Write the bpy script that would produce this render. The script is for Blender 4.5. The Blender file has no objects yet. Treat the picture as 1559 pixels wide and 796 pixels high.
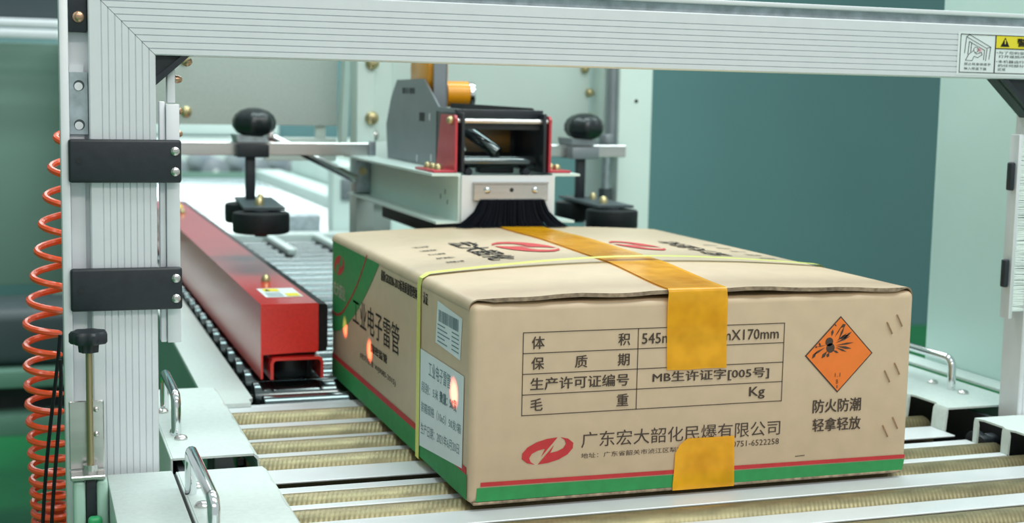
import bpy, bmesh, math, random
from mathutils import Vector, Matrix
from mathutils.geometry import tessellate_polygon
random.seed(7)
SC = bpy.context.scene
C = SC.collection
PI = math.pi

# ------------------------------------------------------------------ camera
F_PX = 2137.0
cam_d = bpy.data.cameras.new('camera'); cam = bpy.data.objects.new('camera', cam_d); C.objects.link(cam)
cam_d.sensor_width = 36.0; cam_d.sensor_fit = 'HORIZONTAL'; cam_d.lens = F_PX/1559*36
cam_d.clip_start = .02; cam_d.clip_end = 60
yaw, pitch, roll = -.3333, -.1173, -.0205
Rz = Matrix.Rotation(yaw, 3, 'Z'); Rx = Matrix.Rotation(pitch, 3, 'X'); Ry = Matrix.Rotation(roll, 3, 'Y')
R = Rz @ Rx @ Ry
right, fwd, up = R.col[0], R.col[1], R.col[2]
M = Matrix(((right[0], up[0], -fwd[0]), (right[1], up[1], -fwd[1]), (right[2], up[2], -fwd[2]))).to_4x4()
M.translation = Vector((-.3348, -1.0650, .3341))
cam.matrix_world = M
cam_d.dof.use_dof = True; cam_d.dof.focus_distance = 1.16; cam_d.dof.aperture_fstop = 8.5
SC.camera = cam

# ------------------------------------------------------------------ light
SC.view_settings.view_transform = 'Standard'
try: SC.view_settings.look = 'None'
except Exception: pass
SC.view_settings.gamma = 1.0; SC.view_settings.use_curve_mapping = False
SC.view_settings.exposure = 0.0
world = bpy.data.worlds.new('hall_light'); SC.world = world; world.use_nodes = True
bg = world.node_tree.nodes['Background']
bg.inputs[0].default_value = (.86, .98, .96, 1); bg.inputs[1].default_value = .62

def area(name, loc, sx, sy, watts, col=(1, 1, .97), rot=(0, 0, 0)):
    l = bpy.data.lights.new(name, 'AREA'); l.shape = 'RECTANGLE'; l.size = sx; l.size_y = sy
    l.energy = watts; l.color = col
    o = bpy.data.objects.new(name, l); C.objects.link(o); o.location = loc; o.rotation_euler = rot
    return o
area('ceiling_lamp', (.9, -.7, 2.35), 2.6, .5, 40, (.92, 1, .96))
area('ceiling_lamp', (.6, .9, 2.35), 2.6, .5, 40, (.80, 1, .98))
area('ceiling_lamp', (.5, 2.9, 2.35), 3.0, .6, 50, (.93, 1, .98))
area('ceiling_lamp', (.8, 4.6, 2.0), 2.4, .5, 50, (.93, 1, .98))
area('ceiling_lamp', (.4, -2.8, 2.35), 3.0, .6, 66, (1, .90, .82))

# ------------------------------------------------------------------ materials
def mat(name, col, rough=.5, metal=0.0, spec=.5, noise=None, bump=None, wave=None, coat=0, emit=None):
    m = bpy.data.materials.new(name); m.use_nodes = True
    nt = m.node_tree; n = nt.nodes; L = nt.links
    b = n['Principled BSDF']
    b.inputs['Base Color'].default_value = (*col, 1); b.inputs['Roughness'].default_value = rough
    b.inputs['Metallic'].default_value = metal; b.inputs['Specular IOR Level'].default_value = spec
    b.inputs['Coat Weight'].default_value = coat; b.inputs['Coat Roughness'].default_value = .15
    tc = n.new('ShaderNodeTexCoord')
    if noise:
        sc, amt = noise[0], noise[1]
        t = n.new('ShaderNodeTexNoise'); t.inputs['Scale'].default_value = sc; t.inputs['Detail'].default_value = 4
        if len(noise) > 2:
            mp = n.new('ShaderNodeMapping'); mp.inputs['Scale'].default_value = noise[2]
            L.new(tc.outputs['Object'], mp.inputs[0]); L.new(mp.outputs[0], t.inputs[0])
        else:
            L.new(tc.outputs['Object'], t.inputs[0])
        r = n.new('ShaderNodeValToRGB')
        r.color_ramp.elements[0].position = .3; r.color_ramp.elements[1].position = .7
        r.color_ramp.elements[0].color = (*[c*(1-amt) for c in col], 1)
        r.color_ramp.elements[1].color = (*[min(1, c*(1+amt)) for c in col], 1)
        L.new(t.outputs[0], r.inputs[0]); L.new(r.outputs[0], b.inputs['Base Color'])
    if bump or wave:
        bp = n.new('ShaderNodeBump')
        if wave:
            t2 = n.new('ShaderNodeTexWave'); t2.inputs['Scale'].default_value = wave[0]; t2.inputs['Distortion'].default_value = wave[3] if len(wave) > 3 else 0
            t2.inputs['Detail Scale'].default_value = 3
            mp = n.new('ShaderNodeMapping'); mp.inputs['Rotation'].default_value = wave[2]
            L.new(tc.outputs['Object'], mp.inputs[0]); L.new(mp.outputs[0], t2.inputs[0])
            bp.inputs['Strength'].default_value = wave[1]
        else:
            t2 = n.new('ShaderNodeTexNoise'); t2.inputs['Scale'].default_value = bump[0]; t2.inputs['Detail'].default_value = 3
            L.new(tc.outputs['Object'], t2.inputs[0]); bp.inputs['Strength'].default_value = bump[1]
        bp.inputs['Distance'].default_value = .001
        L.new(t2.outputs[0], bp.inputs['Height']); L.new(bp.outputs[0], b.inputs['Normal'])
    return m

ALU = mat('brushed_aluminium', (.74, .765, .805), .42, .3, noise=(60, .02), bump=(400, .05))
ALU_IN = mat('white_infill', (.74, .76, .80), .45, .1, noise=(30, .02))
WHITE = mat('white_powder_coat', (.58, .66, .64), .42, 0, noise=(220, .05), bump=(380, .12))
WHITE2 = mat('pale_machine_paint', (.67, .80, .765), .45, 0, noise=(8, .03))
STRIPW = mat('white_slot_plate', (.64, .68, .705), .38, .15, noise=(40, .03))
GOLD = mat('yellow_zinc_roller', (.265, .225, .125), .42, .62, noise=(38, .25, (1, 3, 3)), wave=(80, .16, (0, 0, .35), .8))
ZINC = mat('yellow_zinc', (.55, .47, .26), .35, .8, noise=(60, .2))
CHROME = mat('chrome', (.78, .80, .82), .10, 1.0)
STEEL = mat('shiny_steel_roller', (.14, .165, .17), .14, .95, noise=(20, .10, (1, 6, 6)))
STEEL_LIT = mat('lit_steel_roller', (.60, .66, .67), .26, .85, noise=(20, .05))  # lit copy of the roller steel: light on the far rollers put into its colour
STAIN = mat('stainless_steel', (.62, .60, .59), .24, .9, noise=(14, .08, (.3, 1, 6)))
GALV = mat('galvanised_steel', (.42, .48, .52), .42, .65, noise=(90, .2))
GREYST = mat('grey_steel_sheet', (.27, .30, .33), .40, .45, noise=(25, .06))
DARKM = mat('dark_machine_interior', (.018, .022, .026), .55, .2, noise=(20, .3))
BLACK = mat('black_plastic', (.016, .021, .028), .42, 0, noise=(120, .15), bump=(600, .08))
BLACKG = mat('glossy_black_plastic', (.010, .016, .018), .3, 0)
RUBBER = mat('black_rubber', (.009, .012, .014), .55, 0, spec=.25, noise=(200, .2))
BRISTLE = mat('black_bristles', (.006, .008, .014), .9, spec=.12)
BRISTW = mat('white_bristles', (.68, .76, .74), .6, noise=(300, .12, (.2, 1, 1)))
RED = mat('red_enamel', (.74, .026, .022), .22, .0, spec=.7, noise=(350, .08), bump=(260, .10), coat=.5)
REDC = mat('red_bracket_paint', (.52, .045, .065), .32, noise=(120, .1))
CARD = mat('kraft_cardboard', (.58, .43, .285), .5, 0, spec=.6, noise=(55, .045), bump=(500, .05), coat=.45)
CARD.node_tree.nodes['Principled BSDF'].inputs['Coat Roughness'].default_value = .42
CARDE = mat('corrugated_edge', (.28, .205, .14), .85, 0, noise=(160, .5))
INK = mat('dark_brown_ink', (.075, .055, .045), .7, spec=.2)
INKB = mat('black_ink', (.018, .017, .018), .7, spec=.2)
INKL = mat('faded_ink', (.25, .22, .19), .7, spec=.2)
PGREEN = mat('green_print', (.035, .275, .085), .6, spec=.3, noise=(90, .08))
PRED = mat('red_print', (.52, .04, .045), .6, spec=.3, noise=(90, .08))
PPALE = mat('pale_print', (.55, .56, .42), .6)
PORANGE = mat('orange_print', (.83, .20, .035), .6, spec=.3, noise=(60, .05))
PAPER = mat('white_label_paper', (.74, .80, .82), .5, noise=(40, .02))
PYEL = mat('yellow_print', (.80, .66, .03), .5)
PPINK = mat('pink_print', (.80, .28, .36), .5)
GREYINK = mat('grey_print', (.16, .25, .28), .6)
STRAP = mat('yellow_plastic_strap', (.72, .74, .16), .35, spec=.6, noise=(400, .06))
COPPER = mat('copper_staple', (.52, .33, .22), .3, .9)
ORANGE_ROLL = mat('orange_tape_roll', (.85, .34, .01), .25, spec=.6)
ORANGE_HOSE = mat('orange_hose', (.80, .085, .02), .25, spec=.6)
GREENP = mat('sage_green_paint', (.15, .29, .23), .45, noise=(10, .05))
FLOORM = mat('green_floor_paint', (.012, .22, .055), .3, spec=.5, noise=(3, .15))
WALLM = mat('teal_wall_paint', (.115, .245, .262), .6, noise=(1.2, .05))
WALLG = mat('grey_green_wall_paint', (.20, .33, .275), .6, noise=(1.2, .1))
BLUE = mat('blue_belt', (.02, .16, .55), .5)
BRASS = mat('brass_rod', (.36, .30, .17), .35, .8)
CABG = mat('dark_grey_cabinet', (.055, .075, .085), .5, noise=(4, .1))
GREENB = mat('bright_green_plastic', (.04, .42, .16), .4)
CLEARG = mat('pale_green_plastic', (.42, .62, .54), .3)

def tape_mat():
    m = bpy.data.materials.new('orange_packing_tape'); m.use_nodes = True
    nt = m.node_tree; n = nt.nodes; L = nt.links
    b = n['Principled BSDF']; out = n['Material Output']
    b.inputs['Base Color'].default_value = (1.0, .48, .012, 1); b.inputs['Roughness'].default_value = .2
    b.inputs['Specular IOR Level'].default_value = .6
    tr = n.new('ShaderNodeBsdfTransparent'); tr.inputs[0].default_value = (.92, .52, .06, 1)
    mx = n.new('ShaderNodeMixShader'); mx.inputs[0].default_value = .52
    tc = n.new('ShaderNodeTexCoord'); t = n.new('ShaderNodeTexNoise'); t.inputs['Scale'].default_value = 45
    L.new(tc.outputs['Object'], t.inputs[0])
    mr = n.new('ShaderNodeMapRange'); mr.inputs[1].default_value = .3; mr.inputs[2].default_value = .7
    mr.inputs[3].default_value = .55; mr.inputs[4].default_value = .82
    L.new(t.outputs[0], mr.inputs[0]); L.new(mr.outputs[0], mx.inputs[0])
    bp = n.new('ShaderNodeBump'); bp.inputs['Strength'].default_value = .25; bp.inputs['Distance'].default_value = .002
    t2 = n.new('ShaderNodeTexNoise'); t2.inputs['Scale'].default_value = 30
    L.new(tc.outputs['Object'], t2.inputs[0]); L.new(t2.outputs[0], bp.inputs['Height']); L.new(bp.outputs[0], b.inputs['Normal'])
    L.new(tr.outputs[0], mx.inputs[1]); L.new(b.outputs[0], mx.inputs[2]); L.new(mx.outputs[0], out.inputs[0])
    return m
TAPE = tape_mat()

# ------------------------------------------------------------------ mesh helpers
class B:
    def __init__(s): s.bm = bmesh.new(); s.mi = 0
    def _new(s, fs):
        for f in fs: f.material_index = s.mi
    def box(s, x0, x1, y0, y1, z0, z1, bev=0, seg=2):
        r = bmesh.ops.create_cube(s.bm, size=1)
        for v in r['verts']:
            v.co = Vector(((x0+x1)/2+v.co.x*(x1-x0), (y0+y1)/2+v.co.y*(y1-y0), (z0+z1)/2+v.co.z*(z1-z0)))
        fs = set(f for v in r['verts'] for f in v.link_faces); s._new(fs)
        if bev:
            es = list(set(e for v in r['verts'] for e in v.link_edges))
            q = bmesh.ops.bevel(s.bm, geom=es, offset=bev, segments=seg, profile=.5, affect='EDGES')
            s._new(q['faces'])
        return s
    def cyl(s, p0, p1, r0, r1=None, seg=24, bev=0):
        p0, p1 = Vector(p0), Vector(p1); r1 = r0 if r1 is None else r1
        d = p1-p0; q = d.to_track_quat('Z', 'Y'); 
        prof = [(0, r0), (1, r1)]
        Ln = d.length
        if bev: prof = [(0, r0-bev), (bev/Ln*.35, r0-bev*.3), (bev/Ln, r0), (1-bev/Ln, r1), (1-bev/Ln*.35, r1-bev*.3), (1, r1-bev)]
        rings = []
        for t, r in prof:
            rings.append([s.bm.verts.new(p0+q @ Vector((r*math.cos(2*PI*k/seg), r*math.sin(2*PI*k/seg), t*Ln))) for k in range(seg)])
        fs = []
        for a, b in zip(rings, rings[1:]):
            for k in range(seg): fs.append(s.bm.faces.new((a[k], a[(k+1) % seg], b[(k+1) % seg], b[k])))
        fs.append(s.bm.faces.new(rings[0][::-1])); fs.append(s.bm.faces.new(rings[-1]))
        s._new(fs); return s
    def lathe(s, o, axis, prof, seg=28, lobes=0, lobe_amt=0):
        o = Vector(o); q = Vector(axis).to_track_quat('Z', 'Y'); rings = []; fs = []
        for t, r in prof:
            ring = []
            for k in range(seg):
                a = 2*PI*k/seg; rr = r*(1+lobe_amt*math.cos(lobes*a)) if lobes else r
                ring.append(s.bm.verts.new(o+q @ Vector((rr*math.cos(a), rr*math.sin(a), t))))
            rings.append(ring)
        for a, b in zip(rings, rings[1:]):
            for k in range(seg): fs.append(s.bm.faces.new((a[k], a[(k+1) % seg], b[(k+1) % seg], b[k])))
        fs.append(s.bm.faces.new(rings[0][::-1])); fs.append(s.bm.faces.new(rings[-1]))
        s._new(fs); return s
    def tube(s, pts, r, seg=12):
        pts = [Vector(p) for p in pts]; rings = []; fs = []; n = None
        for i, p in enumerate(pts):
            t = (pts[min(i+1, len(pts)-1)]-pts[max(i-1, 0)]).normalized()
            if n is None: n = t.orthogonal().normalized()
            n = (n-t*n.dot(t)).normalized(); b = t.cross(n)
            rings.append([s.bm.verts.new(p+(n*math.cos(2*PI*k/seg)+b*math.sin(2*PI*k/seg))*r) for k in range(seg)])
        for a, b in zip(rings, rings[1:]):
            for k in range(seg): fs.append(s.bm.faces.new((a[k], a[(k+1) % seg], b[(k+1) % seg], b[k])))
        fs.append(s.bm.faces.new(rings[0][::-1])); fs.append(s.bm.faces.new(rings[-1]))
        s._new(fs); return s
    def prism(s, poly, axis, a, b):
        def P(u, v, w): return {'x': (w, u, v), 'y': (u, w, v), 'z': (u, v, w)}[axis]
        A = [s.bm.verts.new(P(u, v, a)) for u, v in poly]; Bv = [s.bm.verts.new(P(u, v, b)) for u, v in poly]
        n = len(poly); fs = [s.bm.faces.new((A[k], A[(k+1) % n], Bv[(k+1) % n], Bv[k])) for k in range(n)]
        fs.append(s.bm.faces.new(A[::-1])); fs.append(s.bm.faces.new(Bv)); s._new(fs); return s
    def grid(s, rows):
        vs = [[s.bm.verts.new(p) for p in r] for r in rows]; fs = []
        for a, b in zip(vs, vs[1:]):
            for k in range(len(a)-1): fs.append(s.bm.faces.new((a[k], a[k+1], b[k+1], b[k])))
        s._new(fs); return s
    def poly(s, pts, fn):
        vs = [s.bm.verts.new(fn(*p)) for p in pts]
        if len(pts) <= 4: s._new([s.bm.faces.new(vs)])
        else:
            for a, b_, c in tessellate_polygon([[Vector((p[0], p[1], 0)) for p in pts]]): s._new([s.bm.faces.new((vs[a], vs[b_], vs[c]))])
        return s
    def line(s, p, q, w, fn):
        p, q = Vector(p), Vector(q); d = (q-p).normalized(); n = Vector((-d.y, d.x))*w/2; e = d*w/2
        return s.poly([tuple(p-e-n), tuple(q+e-n), tuple(q+e+n), tuple(p-e+n)], fn)
    def text(s, txt, fn, bold=0.0):
        """fill the unit square (s,t) with the text; fn maps (s,t) to a point"""
        cu = bpy.data.curves.new('t', 'FONT'); cu.body = txt; cu.size = 1; cu.resolution_u = 2
        o = bpy.data.objects.new('t', cu); C.objects.link(o)
        dg = bpy.context.evaluated_depsgraph_get(); e = o.evaluated_get(dg); me = e.to_mesh()
        if len(me.vertices):
            xs = [v.co.x for v in me.vertices]; ys = [v.co.y for v in me.vertices]
            x0, x1, y0, y1 = min(xs), max(xs), min(ys), max(ys)
            # heavier print: the same glyphs again, shifted a hair sideways, each a thin ink layer above the last
            w, h = x1-x0, max(1e-6, y1-y0); o0 = Vector(fn(0, 0)); nn = (Vector(fn(1, 0))-o0).cross(Vector(fn(0, 1))-o0).normalized()
            if nn.dot(Vector((-.33, -1.06, .5))-o0) < 0: nn = -nn
            for k, (du, dv) in enumerate(((0, 0), (1, 0), (-1, 0), (0, 1)) if bold else ((0, 0),)):
                vs = [s.bm.verts.new(Vector(fn((v.co.x-x0+du*bold*h)/w, (v.co.y-y0+dv*bold*h)/h))+nn*k*.00008) for v in me.vertices]
                for p in me.polygons:
                    try: f = s.bm.faces.new([vs[i] for i in p.vertices]); f.material_index = s.mi
                    except ValueError: pass
        e.to_mesh_clear(); bpy.data.objects.remove(o); bpy.data.curves.remove(cu)
        return s

def mk(name, b, mats, parent=None, smooth=True, loc=None):
    me = bpy.data.meshes.new(name)
    bmesh.ops.recalc_face_normals(b.bm, faces=b.bm.faces[:])
    if loc is not None:
        for v in b.bm.verts: v.co -= Vector(loc)
    b.bm.to_mesh(me); b.bm.free()
    for m in (mats if isinstance(mats, (list, tuple)) else [mats]): me.materials.append(m)
    if smooth:
        me.shade_smooth(); me.set_sharp_from_angle(angle=math.radians(35))
    o = bpy.data.objects.new(name, me); C.objects.link(o)
    if loc is not None: o.location = loc
    if parent is not None:
        o.parent = parent
        # world-placed mesh under an empty that sits at the thing's base (possibly under a part)
        r = parent
        off = Vector((0, 0, 0))
        while r is not None: off += Vector(r.location); r = r.parent
        o.location = (Vector(loc) if loc is not None else Vector((0, 0, 0))) - off
    return o
def thing(name, label, cat, loc=(0, 0, 0), group=None):
    o = bpy.data.objects.new(name, None); C.objects.link(o); o.location = loc; o.empty_display_size = .02
    o['label'] = label; o['category'] = cat
    if group: o['group'] = group
    return o
def tag(o, label, cat, group=None, kind=None):
    o['label'] = label; o['category'] = cat
    if group: o['group'] = group
    if kind: o['kind'] = kind
    return o
def struct(name, b, m): o = mk(name, b, m); o['kind'] = 'structure'; return o
def dup(root, loc, label, group=None):
    r = root.copy(); C.objects.link(r); r.location = loc; r['label'] = label
    if group: r['group'] = group
    for ch in list(root.children):
        c = ch.copy(); C.objects.link(c); c.parent = r
        for g in ch.children:
            d = g.copy(); C.objects.link(d); d.parent = c
    return r
def lerp(a, b, t): return a+(b-a)*t
ORD = ['first', 'second', 'third', 'fourth', 'fifth', 'sixth', 'seventh', 'eighth', 'ninth', 'tenth', 'eleventh', 'twelfth', 'thirteenth',
       'fourteenth', 'fifteenth', 'sixteenth', 'seventeenth', 'eighteenth', 'nineteenth', 'twentieth', 'twenty-first', 'twenty-second',
       'twenty-third', 'twenty-fourth', 'twenty-fifth', 'twenty-sixth', 'twenty-seventh', 'twenty-eighth', 'twenty-ninth', 'thirtieth']
FL = -.85   # floor height (0 is the roller tops)

# ------------------------------------------------------------------ setting
struct('floor', B().box(-5, 9, -4, 5.3, FL-.1, FL), FLOORM)
struct('wall_back', B().box(-5, 9, 5.3, 5.45, FL, 2.6), WALLM)
struct('wall_left', B().box(-3.2, -3.05, -4, 5.3, FL, 2.6), WALLG)

# ------------------------------------------------------------------ far left equipment
t = thing('aluminium_rack', 'dark rack with aluminium cross rail at far left behind the post', 'rack', (-.6, 3.2, FL))
mk('rail', B().box(-1.3, -.16, 3.0, 3.05, .462, .488, .004).box(-1.3, -.16, 3.0, 3.05, .491, .515, .004), ALU, t)
mk('upper_panel', B().box(-1.3, -.16, 3.06, 3.1, .515, .95, .004), CABG, t)
mk('back_panel', B().box(-1.3, -.16, 3.30, 3.33, -.25, .46, .003), WALLG, t)
for x in (-1.3, -.205): mk('upright', B().box(x, x+.045, 3.06, 3.30, FL, .51, .004), ALU, t)
t = thing('low_cabinet', 'dark grey rounded cabinet standing far behind the orange hose', 'cabinet', (-.6, 2.9, FL))
mk('body', B().box(-1.1, -.16, 2.7, 3.0, -.38, -.235, .03, 4), CABG, t)
mk('shelf', B().box(-1.1, -.16, 2.66, 3.0, -.43, -.385, .004).box(-1.1, -.16, 2.66, 3.0, -.555, -.50, .004), GREENP, t)
mk('plinth', B().box(-1.05, -.2, 2.74, 3.0, -.50, -.43), DARKM, t)
for x in (-1.05, -.25): mk('leg', B().box(x, x+.05, 2.75, 2.8, FL, -.555), GREENP, t)

# ------------------------------------------------------------------ conveyors: frames and covers
t = thing('slot_conveyor_frame', 'dark conveyor frame under the gold rollers beneath the cardboard box', 'conveyor frame', (.21, .05, FL))
mk('tray', B().box(-.21, .66, -.42, .42, -.14, -.13), DARKM, t)  # dark pan added to give the shade seen through the roller slots
for x in (-.218, .608): mk('side_beam', B().box(x, x+.006, -.42, .42, -.13, .012), DARKM, t)
for x in (-.2, .61):
    for y in (-.38, .36): mk('leg', B().box(x, x+.04, y, y+.04, FL, -.14, .003), ALU, t)
mk('motor_block', B().box(-.215, -.17, .10, .128, -.05, .010, .002), STAIN, t)
bb = B()
for x, y in ((.580, .105), (.585, .125), (.592, .112)): bb.cyl((x, y, -.012), (x+.012, y, -.012), .011, bev=.002)
mk('pulley', bb, BLACK, t)
mk('strut', B().prism([(.585, -.03), (.592, -.035), (.690, .048), (.682, .053)], 'y', .093, .098), GREYST, t)

def notch_edge(x_out, x_in, ya, yb, slots, depth):
    """outline of a raised side plate whose inner edge is scalloped at the roller slots"""
    pts = [(x_out, yb), (x_out, ya), (x_in, ya)]
    s = 1 if x_in > x_out else -1
    for a, b in slots:
        if a > ya and b < yb:
            pts += [(x_in, a-.003), (x_in-s*depth*.5, a), (x_in-s*depth, a+.004), (x_in-s*depth, b-.004), (x_in-s*depth*.5, b), (x_in, b+.003)]
    pts.append((x_in, yb))
    return pts
def cover(name, label, yb, ya, slots, lip_l, lip_r, loc, xr):
    """slotted sheet-metal cover: raised left and right side plates, risers and the strips between the rollers"""
    t = thing(name, label, 'cover', loc)
    zt, zs, th = .020, -.0045, .002
    edges = [ya]+[v for ab in slots for v in ab]+[yb]
    strips = [(edges[i], edges[i+1]) for i in range(0, len(edges), 2)]
    b = B()
    for a, c in strips: b.box(-.146, .566, a, c, zs-th, zs, .0006, 1)
    mk('slot_strips', b, STRIPW, t)
    b = B().prism(notch_edge(-.222, -.153, lip_l[0], lip_l[1], slots, -.0012), 'z', zt-th, zt)
    b.prism([(-.1532, zt-th), (-.1532, zt), (-.1490, zt-.003), (-.1465, zs), (-.1480, zs-th), (-.1500, zt-.006)], 'y', lip_l[0], lip_l[1])
    b.box(-.224, -.222, lip_l[0], lip_l[1], -.04, zt, .0006, 1)
    mk('left_plate', b, WHITE, t)
    b = B().prism(notch_edge(.668, xr, lip_r[0], lip_r[1], slots, .0035), 'z', zt-th, zt)
    for a, c in strips:
        a2, c2 = max(a, lip_r[0]), min(c, lip_r[1])
        if c2 > a2: b.prism([(xr, zt-th), (xr, zt), (lerp(xr, .566, .6), zt-.004), (.566, zs), (.568, zs-th), (lerp(xr, .568, .6)+.001, zt-.006)], 'y', a2, c2)
    b.box(.668, .670, lip_r[0], lip_r[1], -.04, zt, .0006, 1)
    mk('right_plate', b, WHITE, t)
    return t
S_FRONT = [(-.290, -.246), (-.218, -.174), (-.145, -.101), (-.072, -.028), (.006, .044), (.055, .092)]
S_REAR = [(.168, .212), (.227, .270), (.284, .330), (.349, .402)]
cf = cover('slot_cover', 'white slotted cover plate nearest the camera, with the front left chrome handle', .108, -.36, S_FRONT, (-.36, .094), (-.36, .0985), (.21, -.12, -.045), .5675)
cr = cover('slot_cover', 'white slotted cover plate behind the joint gap, carrying the chrome handle beside the post', .428, .126, S_REAR, (.138, .425), (.145, .425), (.21, .28, -.045), .5700)

def handle(parent, x, ya, yb, h=.036, r=.0045):
    z0 = .020; bend = .010
    pts = [(x, ya, z0-.001), (x, ya, z0+h-bend)]
    for k in range(1, 6):
        a = PI/2*k/6; pts.append((x, ya+bend*(1-math.cos(a)), z0+h-bend+bend*math.sin(a)))
    pts.append((x, ya+bend, z0+h)); pts.append((x, yb-bend, z0+h))
    for k in range(1, 6):
        a = PI/2*k/6; pts.append((x, yb-bend+bend*math.sin(a), z0+h-bend+bend*math.cos(a)))
    pts += [(x, yb, z0+h-bend), (x, yb, z0-.001)]
    hd = mk('handle', B().tube(pts, r), CHROME, parent); hd['label'] = 'chrome bow handle'
    return hd
def screw(parent, p, r=.006, h=.004, axis=(0, 0, 1), m=None, name='screw'):
    b = B().lathe(p, axis, [(0, r), (h*.35, r), (h*.8, r*.75), (h, r*.35)], 16)
    return mk(name, b, m or STAIN, parent)
handle(cr, -.211, .222, .335); screw(cr, (-.2085, .205, .020)); screw(cr, (-.215, .318, .020)); screw(cr, (-.213, .232, .020), .003)
handle(cf, -.219, -.118, .026); screw(cf, (-.2115, .045, .020)); screw(cf, (-.214, -.01, .020))
handle(cr, .632, .226, .335, .034); screw(cr, (.634, .262, .020)); screw(cr, (.632, .204, .020))

# ------------------------------------------------------------------ rollers
def roller(name, label, y, r, x0, x1, m, group, cat='roller', z=0):
    t = thing(name, label, cat, ((x0+x1)/2, y, z-2*r), group)
    mk('tube', B().cyl((x0, y, z-r), (x1, y, z-r), r, seg=32, bev=.0012), m, t)
    mk('shaft', B().cyl((x0-.006, y, z-r), (x1+.006, y, z-r), .0055, seg=6), DARKM, t)
    return t
g0 = None
GY = [-.268, -.196, -.123, -.050, .023, .073, .194, .2535, .311, .383]
glab = ['gold roller lying nearest the camera, below the picture edge', 'second gold roller from the camera, just below the picture edge',
        'gold roller along the bottom edge of the picture, in front of the box', 'gold roller nearest in front of the box bottom edge',
        'gold roller just under the front bottom edge of the box', 'gold roller in the front cover, next to the black joint gap',
        'gold roller nearest the joint gap in the rear cover', 'second gold roller behind the joint gap, left of the box',
        'third gold roller behind the joint gap, left of the box', 'rearmost gold roller, next to the silver rollers']
for i, y in enumerate(GY):
    if i < 1: continue
    if g0 is None: g0 = roller('gold_roller', glab[i], y, .0195, -.1455, .576, GOLD, 'gold rollers of the slotted conveyor')
    else: dup(g0, (g0.location.x, y, g0.location.z), glab[i])
# silver section under the red guide
t = thing('roller_bed_frame', 'white side rails and frame of the silver roller bed under the red guide', 'conveyor frame', (.21, 1.3, FL))
mk('left_rail', B().prism([(-.158, .4285), (-.112, .4285), (-.112, .4440), (-.107, .4520), (-.101, 2.08), (-.146, 2.08)], 'z', -.0045, .0002), WHITE, t)
mk('right_rail', B().box(.534, .549, .436, 2.08, -.004, .0002, .001), WHITE, t)
mk('side_skirt', B().prism([(-.158, .436), (-.152, .436), (-.140, 2.08), (-.146, 2.08)], 'z', -.25, -.0046), GREENP, t)
mk('side_skirt', B().box(.544, .550, .436, 2.08, -.25, -.0046, .001), GREENP, t)
mk('front_beam', B().box(-.150, .542, .4290, .4405, -.10, -.0050, .001), STRIPW, t)
mk('end_beam', B().box(-.12, .57, 2.085, 2.145, -.06, .014, .003), WHITE, t)
mk('tray', B().box(-.155, .54, .45, 2.08, -.16, -.15), DARKM, t)  # dark sheet added as the shade between the silver rollers
for x in (-.16, .50):
    for y in (.5, 1.98): mk('leg', B().box(x, x+.04, y, y+.04, FL, -.16, .003), ALU, t)
for x, ya in ((.165, 1.78), (.275, 1.60)): mk('lane_divider', B().box(x, x+.018, ya, 2.085, .001, .014, .002), WHITE, t)
s0 = None; k = 0; y = .462
while y < 2.06:
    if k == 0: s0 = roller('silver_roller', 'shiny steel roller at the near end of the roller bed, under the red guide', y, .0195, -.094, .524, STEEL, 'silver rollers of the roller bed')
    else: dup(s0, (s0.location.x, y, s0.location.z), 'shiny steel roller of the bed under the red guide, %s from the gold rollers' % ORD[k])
    y += .0755; k += 1
# far bright roller conveyor
t = thing('far_conveyor_frame', 'pale frame of the bright roller conveyor far behind the red guide', 'conveyor frame', (.2, 3.3, FL))
mk('right_rail', B().box(.50, .60, 2.24, 4.42, -.06, .03, .006), WHITE2, t)
mk('left_rail', B().box(-.13, -.07, 2.24, 4.42, -.06, .03, .006), WHITE2, t)
mk('side_guard', B().box(.62, .66, 2.3, 4.3, -.06, .11, .006), WHITE2, t)
mk('tray', B().box(-.07, .50, 2.24, 4.42, -.14, -.13), GREYST, t)
for x in (-.12, .54):
    for y in (2.3, 4.3): mk('leg', B().box(x, x+.05, y, y+.05, FL, -.06, .003), ALU, t)
s1 = None; k = 0; y = 2.27
while y < 4.4:
    if k == 0: s1 = roller('far_roller', 'bright roller at the near end of the far conveyor', y, .024, -.060, .486, STEEL_LIT, 'bright rollers of the far conveyor')
    else: dup(s1, (s1.location.x, y, s1.location.z), 'bright roller of the far conveyor, %s from its near end' % ORD[k])
    y += .0755; k += 1
# cross conveyor at the very back
t = thing('cross_conveyor_frame', 'pale green frame of the cross conveyor behind the bright rollers', 'conveyor frame', (.5, 4.8, FL))
mk('near_beam', B().box(-.3, 1.3, 4.47, 4.50, -.10, .015, .004), GREENP, t)
mk('far_beam', B().box(-.3, 1.3, 5.12, 5.15, -.10, .13, .004), WHITE2, t)
for x in (-.25, 1.2): mk('leg', B().box(x, x+.05, 4.78, 4.83, FL, -.10, .003), ALU, t)
mk('tie_beam', B().box(-.25, -.22, 4.50, 5.12, -.10, -.07).box(1.22, 1.25, 4.50, 5.12, -.10, -.07), GREENP, t)
for i, x in enumerate((.20, .36, .52, .68, .84)):
    tt = thing('dark_roller', 'thick dark roller of the cross conveyor, %s from the left' % ORD[i], 'roller', (x, 4.8, -.04), 'dark rollers of the cross conveyor')
    mk('tube', B().cyl((x, 4.505, .015), (x+.0, 5.10, .015), .055, seg=24, bev=.004), GREYST, tt)
    mk('shaft', B().cyl((x, 4.50, .015), (x, 4.505, .015), .012, seg=12), STAIN, tt)
t = thing('far_machine', 'white far machine with a blue band behind the hold-down bar', 'machine', (.3, 5.0, FL))
mk('cabinet', B().box(.02, .72, 5.17, 5.27, .135, .232, .01), WHITE2, t)
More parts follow.
